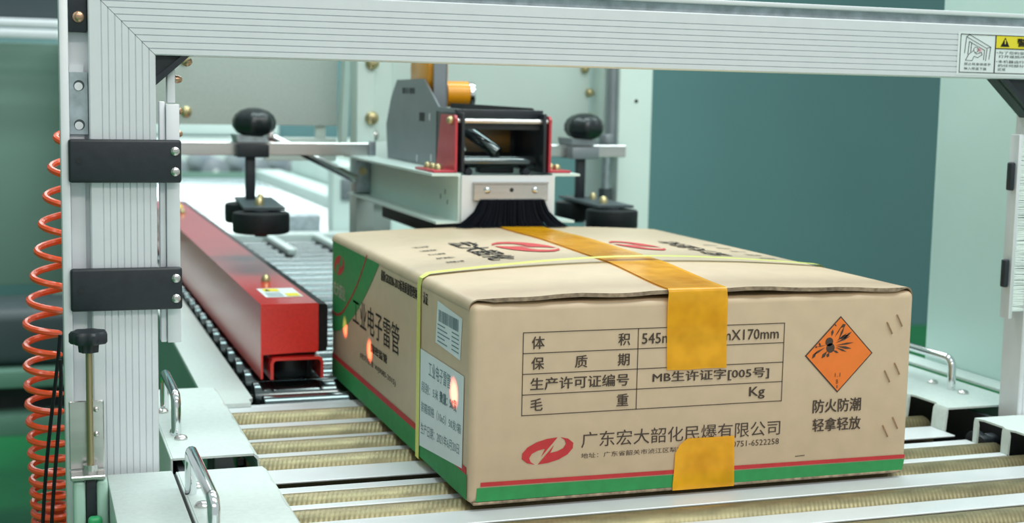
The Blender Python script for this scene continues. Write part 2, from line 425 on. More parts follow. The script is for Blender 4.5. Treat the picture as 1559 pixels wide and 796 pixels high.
mk('blue_band', B().box(.02, .62, 5.155, 5.168, .235, .285, .004), BLUE, t)
mk('stand', B().box(.05, .10, 5.18, 5.26, FL, .14).box(.62, .67, 5.18, 5.26, FL, .14), WHITE2, t)
t = thing('control_box', 'pale box with a grey window beside the far conveyor', 'control box', (.34, 2.2, 0.014))
mk('case', B().box(.335, .43, 2.16, 2.22, -.85, .165, .006), WHITE2, t)
mk('window', B().box(.355, .405, 2.154, 2.161, .085, .135, .003), GREYST, t)
t = thing('grey_motor', 'squat grey motor block beyond the white end beam of the roller bed', 'motor', (.30, 2.19, 0))
mk('housing', B().box(.20, .31, 2.165, 2.225, -.10, .052, .008), GALV, t)
mk('mount', B().box(.215, .295, 2.17, 2.22, FL, -.10), GREYST, t)

# ------------------------------------------------------------------ red belt guide
t = thing('red_side_guide', 'long red side guide with warning sticker lying over the silver rollers', 'side guide', (-.053, 1.28, 0.003))
b = B().prism([(-.0885, .0940), (-.0885, .008), (-.0860, .008), (-.0860, .0370), (-.0245, .0370), (-.0220, .0395), (-.0220, .0925), (-.0235, .0940)], 'y', .512, 2.05)
ed = [e for e in b.bm.edges if abs(e.verts[0].co.y-.512) < 1e-6 and abs(e.verts[1].co.y-.512) < 1e-6 and min(e.verts[0].co.z, e.verts[1].co.z) > .036]
bmesh.ops.bevel(b.bm, geom=ed, offset=.0012, segments=2, affect='EDGES')
mk('cover', b, RED, t)
mk('belt', B().prism([(-.0215, .0365), (-.0125, .0380), (-.0110, .0440), (-.0110, .0880), (-.0125, .0920), (-.0215, .0925)], 'y', .516, 2.04), RUBBER, t)
def upath(o, i): return o+i[::-1]
out = [(-.0785, .008), (-.0785, .0270), (-.0765, .0315), (-.0735, .0330), (-.0225, .0330), (-.0195, .0315), (-.0175, .0270), (-.0175, .008)]
inn = [(-.0750, .008), (-.0750, .0265), (-.0735, .0290), (-.0715, .0297), (-.0245, .0297), (-.0225, .0290), (-.0210, .0265), (-.0210, .008)]
mk('channel_bracket', B().prism(out+inn[::-1], 'y', .506, .62), RED, t)
mk('spacer', B().box(-.075, -.022, .53, .60, .0330, .0372), DARKM, t)
mk('drive_wheel', B().cyl((-.050, .545, .006), (-.050, .545, .0290), .022, seg=10, bev=.002), BLACK, t)
mk('hub', B().cyl((-.050, .545, .0025), (-.050, .545, .006), .016, seg=16), DARKM, t)
mk('guide_block', B().box(-.034, -.026, .535, .56, .004, .0290, .001), DARKM, t)
fn = lambda u, v: (lerp(-.074, -.030, u), lerp(.565, .640, v), .0943)
b = B(); b.poly([(0, 0), (1, 0), (1, 1), (0, 1)], fn)
b.mi = 1; b.poly([(.12, .62), (.55, .62), (.55, .93), (.12, .93)], lambda u, v: fn(u, v)[:2]+(.0946,)); b.poly([(.6, .05), (.95, .05), (.95, .4), (.6, .4)], lambda u, v: fn(u, v)[:2]+(.0946,))
b.mi = 2
for q in range(4): b.line((.1, .1+.12*q), (.5, .1+.12*q), .035, lambda u, v: fn(u, v)[:2]+(.0946,))
b.mi = 3; b.poly([(.16, .66), (.30, .66), (.23, .9)], lambda u, v: fn(u, v)[:2]+(.0948,))
st = mk('sticker', b, [PAPER, PYEL, GREYINK, INKB], t, smooth=False); st['label'] = 'white and yellow warning sticker'
screw(t, (-.052, .705, .094), .006, .009, m=ZINC, name='bolt'); screw(t, (-.052, 1.72, .094), .006, .009, m=ZINC, name='bolt')
b = B().box(-.068, -.035, 1.86, 1.98, .0941, .0945); sy = mk('sticker', b, PYEL, t); sy['label'] = 'small yellow sticker at the far end'

# ------------------------------------------------------------------ gantry frame
t = thing('aluminium_gantry', 'grooved aluminium portal frame spanning over the cardboard box', 'frame', (.19, .12, FL))
XL, XR, ZB, W = -.2365, .6210, .3608, .0515     # inner edges of posts, lower edge of beam, face width
Y0, Y1 = .100, .130
def groove_profile():
    """(distance from the inner edge, y) across the grooved face, then round the back"""
    pts = [(0, Y0+.001), (.001, Y0)]
    for k in range(1, 9):
        d = .0052*k; pts += [(d-.0005, Y0), (d-.0001, Y0+.0010), (d+.0001, Y0+.0010), (d+.0005, Y0)]
    pts += [(W-.001, Y0), (W, Y0+.001), (W, Y1), (0, Y1)]
    return pts
GP = groove_profile()
def sweep(ring_fn, stations):
    b = B(); rows = [[b.bm.verts.new(ring_fn(d, y, s)) for d, y in GP] for s in stations]; n = len(GP)
    for a, c in zip(rows, rows[1:]):
        for k in range(n): b.bm.faces.new((a[k], a[(k+1) % n], c[(k+1) % n], c[k]))
    b.bm.faces.new(rows[0]); b.bm.faces.new(rows[-1]); return b
p1 = mk('left_post', sweep(lambda d, y, s: (XL-d, y, (-.20 if s == 0 else ZB+d-.0005)), (0, 1)), ALU, t, smooth=False)
p2 = mk('right_post', sweep(lambda d, y, s: (XR+d, y, (-.20 if s == 0 else ZB+d-.0005)), (0, 1)), ALU, t, smooth=False)
p3 = mk('beam', sweep(lambda d, y, s: ((XL-d, y, ZB+d) if s == 0 else (XR+d, y, ZB+d)), (0, 1)), ALU, t, smooth=False)
zt = ZB+W
mk('beam_lip',
   B().box(-.302, .68, Y0, Y1, zt+.0083, zt+.0125, .0008), ALU, t)
mk('beam_slot', B().box(-.302, .68, Y0+.009, Y1, zt+.0002, zt+.0082), GALV, t)  # darker metal than the beam: shade of the recess put into its colour
mk('edge_profile', B().box(-.3100, -.3030, Y0-.002, Y1, -.20, .425, .001).box(-.3030, -.2880, Y0+.016, Y1, -.20, .425), [ALU], t)
mk('slot_infill', B().box(-.3025, -.2915, Y0+.011, Y0+.0158, -.20, .352), ALU_IN, t)
b = B()
zz = [.296, .352]
plate = B().box(-.3028, -.2884, Y0+.008, Y0+.0108, .2965, .3460, .0004, 1)
pl = mk('slot_plate', plate, GALV, t)
for z in (.3045, .3355): sh = B(); sh.mi = 0; sh.cyl((-.2952, Y0+.0074, z), (-.2952, Y0+.0082, z), .0042, seg=20); sh.mi = 1; sh.cyl((-.2956, Y0+.0070, z-.0008), (-.2956, Y0+.0074, z-.0008), .0032, seg=20); mk('slot_hole_shade', sh, [CABG, ALU_IN], t)  # dark disc and lower pale disc paint the hole's shade and lit part
cb = mk('slot_cap', B().box(-.3028, -.2884, Y0+.004, Y0+.012, .377, .426, .001), BLACK, t)
screw(cb, (-.2950, Y0+.004, .389), .0045, .003, (0, -1, 0), COPPER)
# gussets
b = B().prism([(XL, ZB), (XL+.027, ZB), (XL, ZB-.0240)], 'y', Y0+.006, Y0+.010)
b.prism([(XL, ZB-.0240), (XL, ZB-.0175), (XL+.0205, ZB), (XL+.027, ZB)], 'y', Y0+.001, Y0+.026)
gs = mk('gusset', b, BLACK, t); screw(gs, (XL+.026, Y0+.014, ZB-.004), .004, .004, (.6, 0, -.8), COPPER)
b = B().prism([(XR, ZB), (XR-.043, ZB), (XR, ZB-.0380)], 'y', Y0+.006, Y0+.010)
b.prism([(XR, ZB-.0380), (XR, ZB-.0315), (XR-.0365, ZB), (XR-.043, ZB)], 'y', Y0+.001, Y0+.026)
mk('gusset', b, BLACK, t)
# brush strip on the left post
mk('brush_holder', B().box(-.2285, -.2180, Y0+.002, Y0+.014, .127, .322, .0006).box(-.2335, -.2290, Y0+.006, Y0+.018, .127, .324, .0006), ALU, t)
mk('brush_rail', B().box(-.2270, -.2205, Y0+.008, Y0+.020, .323, .350, .001), ALU_IN, t)
for z in (.342, .3165, .298): screw(t, (-.2200, Y0+.013, z), .0032, .0055, (1, 0, 0), COPPER, 'bolt')
for z0 in (.2590, .1560):
    br = mk('clamp_bracket', B().box(-.3045, -.2175, Y0-.0075, Y0-.0005, z0, z0+.0345, .0022, 3), BLACK, t)
    br['label'] = 'black plastic clamp bracket'
    for dz in (.009, .0255): screw(br, (-.2225, Y0-.0075, z0+dz), .0036, .002, (0, -1, 0), STAIN)
    mk('screw_hole', B().cyl((-.2965, Y0-.0079, z0+.0175), (-.2965, Y0-.0070, z0+.0175), .0024, seg=16), DARKM, br)
# brush strip on the right post
mk('brush_holder', B().box(.6020, .6065, Y0+.000, Y0+.014, .120, .3060, .0008).box(.6065, .664, Y0+.006, Y0+.018, .126, .3060), ALU, t)
b = B()
for k in range(150):
    z = .128+.176*k/150+random.uniform(-.0006, .0006)
    b.tube([(.6066, Y0+.003, z), (.635, Y0+.002+random.uniform(-.001, .001), z+random.uniform(-.001, .001)), (.66, Y0+.003+random.uniform(-.002, .001), z+random.uniform(-.002, .001))], .0009, 5)
bs = mk('bristles', b, BRISTW, t); bs['kind'] = 'stuff'
for z0, dx in ((.2500, 0), (.1520, 0)): mk('clamp_bracket', B().box(.5955, .6015, Y0+.002, Y0+.009, z0, z0+.0285, .0018, 3), BLACK, t)['label'] = 'black plastic clamp bracket seen edge on'
# warning sticker on the beam
sx0, sz0, sx1, sz1 = .5225, .3635, .632, .4055
fs = lambda u, v: (lerp(sx0, sx1, u), Y0-.0003, lerp(sz0, sz1, v))
fs2 = lambda u, v: (lerp(sx0, sx1, u), Y0-.0005, lerp(sz0, sz1, v))
fs3 = lambda u, v: (lerp(sx0, sx1, u), Y0-.0007, lerp(sz0, sz1, v))
ASP = (sx1-sx0)/(sz1-sz0)
def sub(fn, u0, u1, v0, v1): return lambda s, t_: fn(lerp(u0, u1, s), lerp(v0, v1, t_))
b = B(); b.poly([(0, 0), (1, 0), (1, 1), (0, 1)], fs)
def frame(b, fn, u0, u1, v0, v1, wu, wv):
    b.poly([(u0, v0), (u1, v0), (u1, v0+wv), (u0, v0+wv)], fn); b.poly([(u0, v1-wv), (u1, v1-wv), (u1, v1), (u0, v1)], fn)
    b.poly([(u0, v0), (u0+wu, v0), (u0+wu, v1), (u0, v1)], fn); b.poly([(u1-wu, v0), (u1, v0), (u1, v1), (u1-wu, v1)], fn)
b.mi = 1; b.poly([(.405, .64), (.97, .64), (.97, .93), (.405, .93)], fs2)
b.mi = 2
frame(b, fs3, .025, .975, .055, .945, .006, .016); frame(b, fs3, .395, .405, .055, .945, .006, .016)
b.poly([(.40, .625), (.97, .625), (.97, .645), (.40, .645)], fs3)
def sq(pts, u0, u1, v0, v1): return [(lerp(u0, u1, p[0]), lerp(v0, v1, p[1])) for p in pts]
pic = lambda u, v: fs3(lerp(.055, .375, u), lerp(.33, .93, v))
for p, q in [((.06, .30), (.10, .92)), ((.10, .92), (.20, 1)), ((.10, .92), (.78, .50)), ((.20, 1), (.92, .55)), ((.78, .50), (.92, .55)), ((.17, .25), (.20, .74)), ((.20, .74), (.72, .42)),
             ((.26, .35), (.28, .70)), ((.72, .42), (.70, .05)), ((.80, .48), (.77, .02)), ((.92, .55), (.88, .08)),
             ((.10, .02), (.20, .25)), ((.20, .25), (.33, .38)), ((.10, .02), (.32, .01)), ((.32, .01), (.38, .18)), ((.38, .18), (.50, .13)), ((.50, .13), (.64, .24)), ((.64, .24), (.62, .34)), ((.62, .34), (.46, .27)), ((.46, .27), (.40, .32))]:
    b.line(p, q, .018, pic)
for k in range(14):
    a, c = 2*PI*k/14, 2*PI*(k+1)/14
    b.line((.43+.075*math.cos(a), .43+.10*math.sin(a)), (.43+.075*math.cos(c), .43+.10*math.sin(c)), .016, pic)
b.poly([(.452, .68), (.55, .68), (.501, .90)], fs3)
b.text('警告', sub(fs3, .63, .86, .69, .88), .03)
b.text('禁止将身体或手', sub(fs3, .075, .36, .225, .29)); b.text('伸入带道下面', sub(fs3, .075, .315, .12, .185))
b.text('•为了您的安全，请勿', sub(fs3, .415, .95, .505, .575)); b.text('打开或损坏保护盖', sub(fs3, .44, .90, .42, .485))
b.text('•本机器运行时，身体', sub(fs3, .415, .95, .30, .37)); b.text('的任何部分请勿进入', sub(fs3, .44, .95, .21, .275)); b.text('区域', sub(fs3, .44, .52, .12, .185))
b.mi = 1; b.poly([(.496, .74), (.506, .74), (.508, .84), (.494, .84)], lambda u, v: (lerp(sx0, sx1, u), Y0-.0009, lerp(sz0, sz1, v)))
b.mi = 3
for a in range(0, 360, 45): b.line((.55, .43), (.55+.085*math.cos(math.radians(a)), .43+.10*math.sin(math.radians(a))), .014, pic)
s_ = mk('warning_sticker', b, [PAPER, PYEL, INKB, PPINK], t, smooth=False); s_['label'] = 'white and yellow warning sticker'

# ------------------------------------------------------------------ white side panel at right
t = thing('side_panel', 'tall pale green-white machine side panel standing right of the box', 'panel', (.72, .25, .02))
mk('sheet', B().box(.704, .718, .06, .3765, .022, .62, .001), mat('pale_mint_panel_paint', (.66, .86, .825), .4, noise=(8, .02)), t)
mk('foot_flange', B().box(.6735, .7035, .06, .85, .0205, .0245, .001), WHITE, t)
screw(t, (.704, .185, .428), .004, .003, (-1, 0, 0), STAIN)

# ------------------------------------------------------------------ left end cover, adjuster, hose, cables
t = thing('end_cover', 'white end cover with black rubber edge in front of the left post', 'cover', (-.25, -.15, -.06))
mk('plate', B().box(-.2790, -.2270, -.42, .0900, -.06, .0225, .0012), WHITE, t)
mk('rubber_edge', B().tube([(-.2253, .086, .019), (-.2253, -.1, .019), (-.2253, -.42, .019)], .0014, 8), RUBBER, t)
t = thing('adjuster_knob', 'black star knob on a brass rod in front of the left post', 'knob', (-.2935, .06, .03))
mk('knob', B().lathe((-.2925, .06, .1295), (0, 0, 1), [(0, .0072), (.0066, .0078), (.0070, .0130), (.0085, .0140), (.0145, .0140), (.0165, .0125), (.0168, .004)], 42, 7, .07), BLACK, t)
mk('rod', B().cyl((-.2925, .06, .030), (-.2925, .06, .1295), .0026, seg=16), BRASS, t)
br = mk('bracket', B().box(-.3080, -.2815, .068, .0700, .034, .0890, .0008, 1).box(-.3080, -.2815, .048, .0700, .030, .0335, .0008, 1), STAIN, t)
for z in (.082, .062): screw(br, (-.2875, .068, z), .0022, .002, (0, -1, 0))
mk('collar', B().cyl((-.2925, .06, .0335), (-.2925, .06, .040), .006, seg=12), STAIN, t)
mk('slider', B().box(-.2965, -.2890, .052, .066, -.03, .0295, .001), BLACK, t)
mk('guide_body', B().box(-.3060, -.2970, .050, .072, -.09, .0290, .003, 3).box(-.2885, -.2800, .050, .072, -.09, .0290, .003, 3).box(-.3060, -.2800, .060, .072, -.09, -.031), CLEARG, t)
mk('green_tab', B().box(-.2955, -.2850, .040, .0495, -.02, .002, .003, 3), GREENB, t)
# orange coil hose
pts = []
turns = 22; N = turns*28
zs = []
z = .302
for i in range(N+1):
    f = i/N
    zc = .302-.53*(1-(1-f)**1.0)*1.0
    zc = .302-(.62*f-.24*f*f)*1.02
    xc = -.2915-.0335*min(1, (max(0, .302-zc)/.19))**.9 + .010*max(0, (.06-zc)/.30)
    a = 2*PI*turns*f
    pts.append((xc+.0150*math.cos(a), .30+.0150*math.sin(a), zc))
tag(mk('coil_hose', B().tube(pts, .0031, 8), ORANGE_HOSE), 'orange coiled air hose hanging behind the left post', 'hose')
def bez(p, n=20):
    out = []
    for i in range(n+1):
        u = i/n; out.append(tuple(sum(c*w for c, w in zip(cs, ((1-u)**3, 3*u*(1-u)**2, 3*u*u*(1-u), u**3))) for cs in zip(*p)))
    return out
tag(mk('black_cable', B().tube(bez([(-.311, .20, .12), (-.315, .20, .07), (-.325, .20, .03), (-.330, .20, -.08)]), .0016, 8), RUBBER), 'thin black cable crossing in front of the orange hose, left of the two', 'cable', 'black cables beside the hose')
tag(mk('black_cable', B().tube(bez([(-.3115, .19, .10), (-.309, .19, .06), (-.318, .19, .02), (-.323, .19, -.08)]), .0016, 8), RUBBER), 'thin black cable crossing in front of the orange hose, right of the two', 'cable', 'black cables beside the hose')

# ------------------------------------------------------------------ cardboard box
BW, BL, BH = .419, .545, .170
def sm(t): t = max(0, min(1, t)); return t*t*(3-2*t)
def top_z(x, y):
    a = max(0, math.sin(PI*max(0, min(1, x/BW))))**.8
    return BH+a*(.0045+.0055*sm(y/.16)-.0035*sm((y-.33)/.2))
box = thing('cardboard_box', 'kraft cardboard box with red logo and orange explosive diamond, riding on the rollers', 'box', (.21, .27, .0005))
b = B().box(0, BW, 0, BL, .0008, .1672, .0065, 4)
mk('carton_body', b, CARD, box)
def flap(x_in, x_out, name_m=CARD):
    """a top flap hinged at the side x_out, lying to x_in, 4 mm thick, its ends slightly wavy"""
    s = 1 if x_in > x_out else -1
    r = .0075; prof = []
    for k in range(0, 7):
        a = PI/2*k/6; prof.append((x_out-s*.0004+s*r*(1-math.cos(a)), BH-r+r*math.sin(a)))
    n = 16
    xs0 = x_out-s*.0004+s*r
    for k in range(1, n+1): prof.append((lerp(xs0, x_in, k/n), None))
    ys = [-.0006+.5462*k/36 for k in range(37)]; ys = sorted(set(ys+[.003, .006, .010]))
    b = B(); vt = []; vb = []
    for y in ys:
        rt = []; rb = []
        for x, z in prof:
            e = math.exp(-max(0, y)/.012)
            wav = e*(.0006*math.sin(x*75+1)+.0006*math.sin(x*31)+.0002)*min(1, abs(x-x_out)/.03)
            zt_ = (top_z(x, y) if z is None else z+top_z(x, y)-BH)+wav
            yy = y+(.0008*math.sin(x*90)+.0005*math.sin(x*211))*(1 if y < .001 else 0)*min(1, abs(x-x_out)/.02)+.0055*max(0, 1-y/.012)*max(0, 1-abs(x-x_out)/.022)**1.5
            rt.append(b.bm.verts.new((x, yy, zt_))); rb.append(b.bm.verts.new((x+s*.0002, yy, zt_-.0034 if abs(x-x_out) > .008 else zt_-.0010)))
        vt.append(rt); vb.append(rb)
    m = len(prof)
    for i in range(len(ys)-1):
        for k in range(m-1):
            b.bm.faces.new((vt[i][k], vt[i][k+1], vt[i+1][k+1], vt[i+1][k])); b.bm.faces.new((vb[i][k], vb[i+1][k], vb[i+1][k+1], vb[i][k+1]))
    for k in range(m-1):
        f = b.bm.faces.new((vt[0][k], vb[0][k], vb[0][k+1], vt[0][k+1])); f.material_index = 1
        f = b.bm.faces.new((vt[-1][k], vt[-1][k+1], vb[-1][k+1], vb[-1][k])); f.material_index = 1
    for i in range(len(ys)-1):
        b.bm.faces.new((vt[i][0], vt[i+1][0], vb[i+1][0], vb[i][0])); f = b.bm.faces.new((vt[i][-1], vb[i][-1], vb[i+1][-1], vt[i+1][-1])); f.material_index = 1
    return mk('top_flap', b, [CARD, CARDE], box)
flap(.2092, 0); flap(.2098, BW)
mk('bottom_flap', B().box(.004, BW-.006, -.001, .02, .0005, .0030, .0008, 1), [CARDE], box)

FE = -.0004
def fr(x, z): return (x, FE, z)
def frr(x0, x1, z0, z1, e=FE): return lambda s, t_: (lerp(x0, x1, s), e, lerp(z0, z1, t_))
# table
b = B()
TX0, TXM, TX1, TZ0, TZ1 = .045, .1475, .2865, .0735, .1425
for k in range(5): z = lerp(TZ0, TZ1, k/4); b.line((TX0, z), (TX1, z), .0007, fr)
for x in (TX0, TXM, TX1): b.line((x, TZ0), (x, TZ1), .0007, fr)
rh = (TZ1-TZ0)/4
def row(r): z = TZ1-rh*(r+1); return z+rh*.20, z+rh*.80
def T(txt, x0, x1, z0, z1, bold=0.016): b.text(txt, frr(x0, x1, z0, z1), bold)
z0, z1 = row(0); T('体', .0525, .0635, z0, z1); T('积', .1295, .140, z0, z1); T('545mmX420mmX170mm', .151, .281, z0+.0005, z1-.0008)
z0, z1 = row(1); T('保', .0525, .0635, z0, z1); T('质', .091, .1018, z0, z1); T('期', .1295, .140, z0, z1)
z0, z1 = row(2); T('生产许可证编号', .052, .140, z0, z1); T('MB生许证字[005号]', .162, .273, z0, z1)
z0, z1 = row(3); T('毛', .0525, .063, z0, z1); T('重', .1295, .140, z0, z1); T('Kg', .2545, .2695, z0-.0005, z1)
mk('table_print', b, INK, box, smooth=False)
b = B()
T('广东宏大韶化民爆有限公司', .0985, .2865, .0430, .0565, 0.0); T('地址：广东省韶关市浈江区犁市镇', .0985, .200, .0340, .0385, .0); T('电话：', .2165, .2290, .0335, .0385, .0); T('0751-6522258', .2400, .2858, .0348, .0400, .0)
T('防火防潮', .3185, .3675, .0605, .0725, .02); T('轻拿轻放', .3190, .3680, .0435, .0555, .02)
b.line((.303, .0225), (.312, .0228), .0006, fr)
mk('company_print', b, INK, box, smooth=False)
# logo made of two halves
LOGO = [(1030, 200), (960, 206), (890, 224), (830, 254), (795, 293), (792, 328), (828, 358), (880, 371), (852, 352), (842, 326), (860, 297), (900, 279), (948, 270), (922, 322)]
LOGO = [((x-790)/350, 1-(y-200)/171) for x, y in LOGO]
def logo(b, fn):
    b.poly(LOGO, fn); b.poly([(1-u, 1-v) for u, v in LOGO], fn)
b = B(); logo(b, frr(.0455, .0915, .0315, .0535))
mk('logo_print', b, PRED, box, smooth=False)
b = B(); b.poly([(.0105, .0160), (.4165, .0135), (.4165, .0170), (.0105, .0195)], fr)
b.mi = 1; b.poly([(.0065, .0035), (.4145, .0028), (.4165, .0128), (.0075, .0150)], fr)
mk('stripe_print', b, [PRED, PGREEN], box, smooth=False)
# explosive diamond
DX, DZ, DW, DH = .3425, .1125, .0345, .0345
dm = lambda u, v: (DX+u*DW, FE, DZ+v*DH)
dm2 = lambda u, v: (DX+u*DW, FE-.0002, DZ+v*DH)
dm3 = lambda u, v: (DX+u*DW, FE-.0004, DZ+v*DH)
b = B(); b.mi = 1; b.poly([(0, -1), (1, 0), (0, 1), (-1, 0)], dm); b.mi = 0; k_ = .955; b.poly([(0, -k_), (k_, 0), (0, k_), (-k_, 0)], dm2)
b.mi = 1
def disc(cx, cy, r): b.poly([(cx+r*math.cos(2*PI*i/16), cy+r*math.sin(2*PI*i/16)) for i in range(16)], dm3)
disc(-.31, .34, .115); disc(-.27, .18, .125)
def shard(x0, y0, x1, y1, w): 
    d = Vector((x1-x0, y1-y0)); n = Vector((-d.y, d.x)).normalized()*w
    b.poly([(x0, y0), (x0+d.x*.6+n.x, y0+d.y*.6+n.y), (x1, y1), (x0+d.x*.6-n.x, y0+d.y*.6-n.y)], dm3)
for s_ in [(-.13, .24, .42, .30, .025), (-.13, .30, .30, .47, .03), (-.10, .35, .20, .55, .02), (-.10, .22, .36, .14, .035), (-.12, .19, .22, .06, .025), (-.05, .36, .12, .74, .03), (-.25, .48, -.22, .66, .04),
           (-.16, .45, .0, .68, .012), (-.14, .50, .08, .80, .012), (.0, .70, .15, .78, .05), (-.02, .40, .26, .50, .05), (.10, .42, .34, .58, .03), (-.36, .10, -.52, -.08, .05), (-.30, .06, -.36, -.06, .05), (-.42, .20, -.78, .02, .03), (-.66, .10, -.80, -.08, .04),
           (-.40, .26, -.68, .22, .012), (-.62, .34, -.56, .24, .03), (-.19, .80, -.12, .74, .02), (-.20, .12, -.02, .04, .03), (-.72, .20, -.66, .24, .03)]: shard(*s_)
b.text('1.1', lambda s, t_: dm3(lerp(-.10, .06, s), lerp(-.58, -.48, t_))); b.text('B', lambda s, t_: dm3(lerp(-.055, .005, s), lerp(-.76, -.65, t_))); b.text('1', lambda s, t_: dm3(lerp(-.035, -.01, s), lerp(-.88, -.80, t_)))
mk('hazard_diamond', b, [PORANGE, INK], box, smooth=False)
# staples
for x, z in ((.3935, .1345), (.4035, .1410), (.3935, .0905), (.4035, .0970), (.3945, .0400), (.4045, .0470)):
    mk('staple', B().tube([(x-.0028, .001, z+.0055), (x-.0028, -.0010, z+.0050), (x+.0028, -.0010, z-.0050), (x+.0028, .001, z-.0055)], .0006, 6), COPPER, box)
# left face prints: u runs from back (y .545) to front
LE = -.0004
def lf(y, z): return (LE, y, z)
def lfr(ya, yb, z0, z1, e=LE): return lambda s, t_: (e, lerp(ya, yb, s), lerp(z0, z1, t_))
b = B()
b.mi = 0
arc = [(.541, .1625), (.541, .058)]
for k in range(13):
    u = k/12; arc.append((lerp(.535, .312, u), .0575+.105*(u**1.55)))
b.poly(arc, lf)
b.mi = 1
def e2(fn, d=-.0002): return lambda *a: (fn(*a)[0]+d, fn(*a)[1], fn(*a)[2])
prev = None
for k in range(15):
    u = k/14; p = (lerp(.542, .366, u), .0795-.003*math.sin(PI*min(1, u*2))+.085*(u**1.9))
    if prev: b.line(prev, p, .0028, e2(lf))
    prev = p
logo(b, e2(lfr(.531, .476, .126, .150)))
b.mi = 2; b.text('宏大韶化', e2(lfr(.532, .470, .101, .117)), .02)
b.mi = 1
b.poly([(.540, .0255), (.0055, .0255), (.0055, .0315), (.540, .0315)], lf)
b.mi = 0; b.poly([(.5405, .0045), (.0035, .0045), (.0035, .0255), (.5405, .0255)], lf)
mk('corner_print', b, [PGREEN, PRED, PPALE], box, smooth=False)
b = B()
b.text('工业电子雷管', lfr(.432, .228, .083, .113), 0.0)
b.text('国密监管', lfr(.345, .275, .0665, .0755), .01); b.text('(地方标准 WJ9085-2015)', lfr(.395, .240, .0500, .0580), .0)
b.text('最新GB28286-2012标准质量管理体系', lfr(.303, .154, .1470, .1580), .025); b.text('认证', lfr(.143, .128, .147, .158), .02)
mk('title_print', b, INKB, box, smooth=False)
# white labels
b = B(); b.poly([(.101, .119), (.0265, .1165), (.0225, .152), (.096, .1565)], lf)
LB = e2(lfr(.098, .026, .118, .1545)); b.mi = 1
random.seed(3); u = .08
while u < .92:
    w = random.choice((.008, .012, .02, .03)); b.poly([(u, .58), (u+w, .58), (u+w, .86), (u, .86)], LB); u += w+random.choice((.008, .012, .02))
b.mi = 2
for q in range(5): 
    b.line((.06, .50-.1*q), (.35+.1*(q % 3), .50-.1*q), .03, LB); b.line((.66, .50-.1*q), (.92, .50-.1*q), .03, LB)
lb = mk('barcode_label', b, [PAPER, GREYINK, GREYINK], box, smooth=False); lb['label'] = 'small white barcode label'
b = B(); b.poly([(.149, .0150), (.0160, .0280), (.0140, .1055), (.149, .1050)], e2(lf, -.0003))
b.mi = 1; LB = lambda s, t_: e2(lf, -.0005)(lerp(.147, .015, s), lerp(lerp(.0155, .105, t_), lerp(.0280, .1055, t_), s))
def LT(txt, u0, u1, v0, v1, bo=0): b.text(txt, lambda s, t_: LB(lerp(u0, u1, s), lerp(v0, v1, t_)), bo)
LT('工业电子雷管', .20, .72, .77, .93, 0); LT('段别：5米', .03, .44, .57, .68); LT('数量：50发', .48, .86, .57, .69, .02)
LT('装箱规格（10x5）50发/箱', .02, .96, .36, .47, .0); LT('生产日期：2021年6月20日', .02, .93, .13, .25, .0)
lb = mk('product_label', b, [PAPER, GREYINK], box, smooth=False); lb['label'] = 'large white product label'
# top prints
TE = .0007
def tp(x, y): return (x, y, top_z(x, y)+TE)
b = B(); b.mi = 0
b.text('宏大韶化', lambda s, t_: tp(lerp(.084, .113, t_), lerp(.362, .205, s)), .015)
b.text('宏大韶化', lambda s, t_: tp(lerp(.345, .318, t_), lerp(.205, .345, s)), .015)
b.mi = 1
for k in range(5):
    y = .345-.032*k; b.text(('一防火防潮', '二轻拿轻放', '三小心搬运', '四严禁烟火', '五远离火源')[k], lambda s, t_: tp(lerp(.042, .060, s), y+lerp(-.004, .004, t_)), .01)
    b.text(('一防火防潮', '二轻拿轻放', '三小心搬运', '四严禁烟火', '五远离火源')[k], lambda s, t_: tp(lerp(.388, .370, s), y-.02+lerp(.004, -.004, t_)), .01)
mk('top_text_print', b, [INKB, INKL], box, smooth=False)
b = B()
logo(b, lambda u, v: tp(lerp(.122, .178, v), lerp(.345, .245, u))); logo(b, lambda u, v: tp(lerp(.295, .253, v), lerp(.245, .335, u)))
mk('top_logo_print', b, PRED, box, smooth=False)
# orange tape: along the top and over the front edge, and a second end coming up from below
def cx(y): return .2005+.050*max(0, y)
rows = []
for k in range(0, 31):
    y = lerp(.545, .004, k/30); rows.append([(cx(y)+d, y, top_z(cx(y)+d, y)+.0016) for d in (-.0275, -.009, .009, .0275)])
zt0 = top_z(.2, 0)+.0016
for a in (30, 60, 90): 
    c_, s_ = math.cos(math.radians(90-a)), math.sin(math.radians(90-a))
    rows.append([(cx(0)+d, .0022-.0052*c_, zt0+.0006-.0045*(1-s_)) for d in (-.0275, -.009, .009, .0275)])
for z in (.165, .150, .130, .115, .1055):
    k = (.165-z)/.06
    rows.append([(cx(0)+d+.002*k, -.0030+.0018*min(1, k*2.5), z+(0 if z > .11 else random.uniform(-.0008, .0008))) for d in (-.0280, -.009, .009, .0285)])
tp_ = mk('top_tape', B().grid(rows), TAPE, box); tp_['label'] = 'orange packing tape over the top'
rows = []
for z, x0, x1 in ((.0455, .196, .241), (.040, .1890, .2415), (.033, .1850, .2415), (.020, .1845, .2420), (.006, .1835, .2425), (.0004, .1835, .2425)):
    rows.append([(lerp(x0, x1, q/3), -.0014, z+(random.uniform(-.0006, .0006) if z > .045 else 0)) for q in range(4)])
rows.append([(lerp(.1835, .2425, q/3), .004, .0004) for q in range(4)])
tp_ = mk('bottom_tape', B().grid(rows), TAPE, box); tp_['label'] = 'orange packing tape end at the bottom'
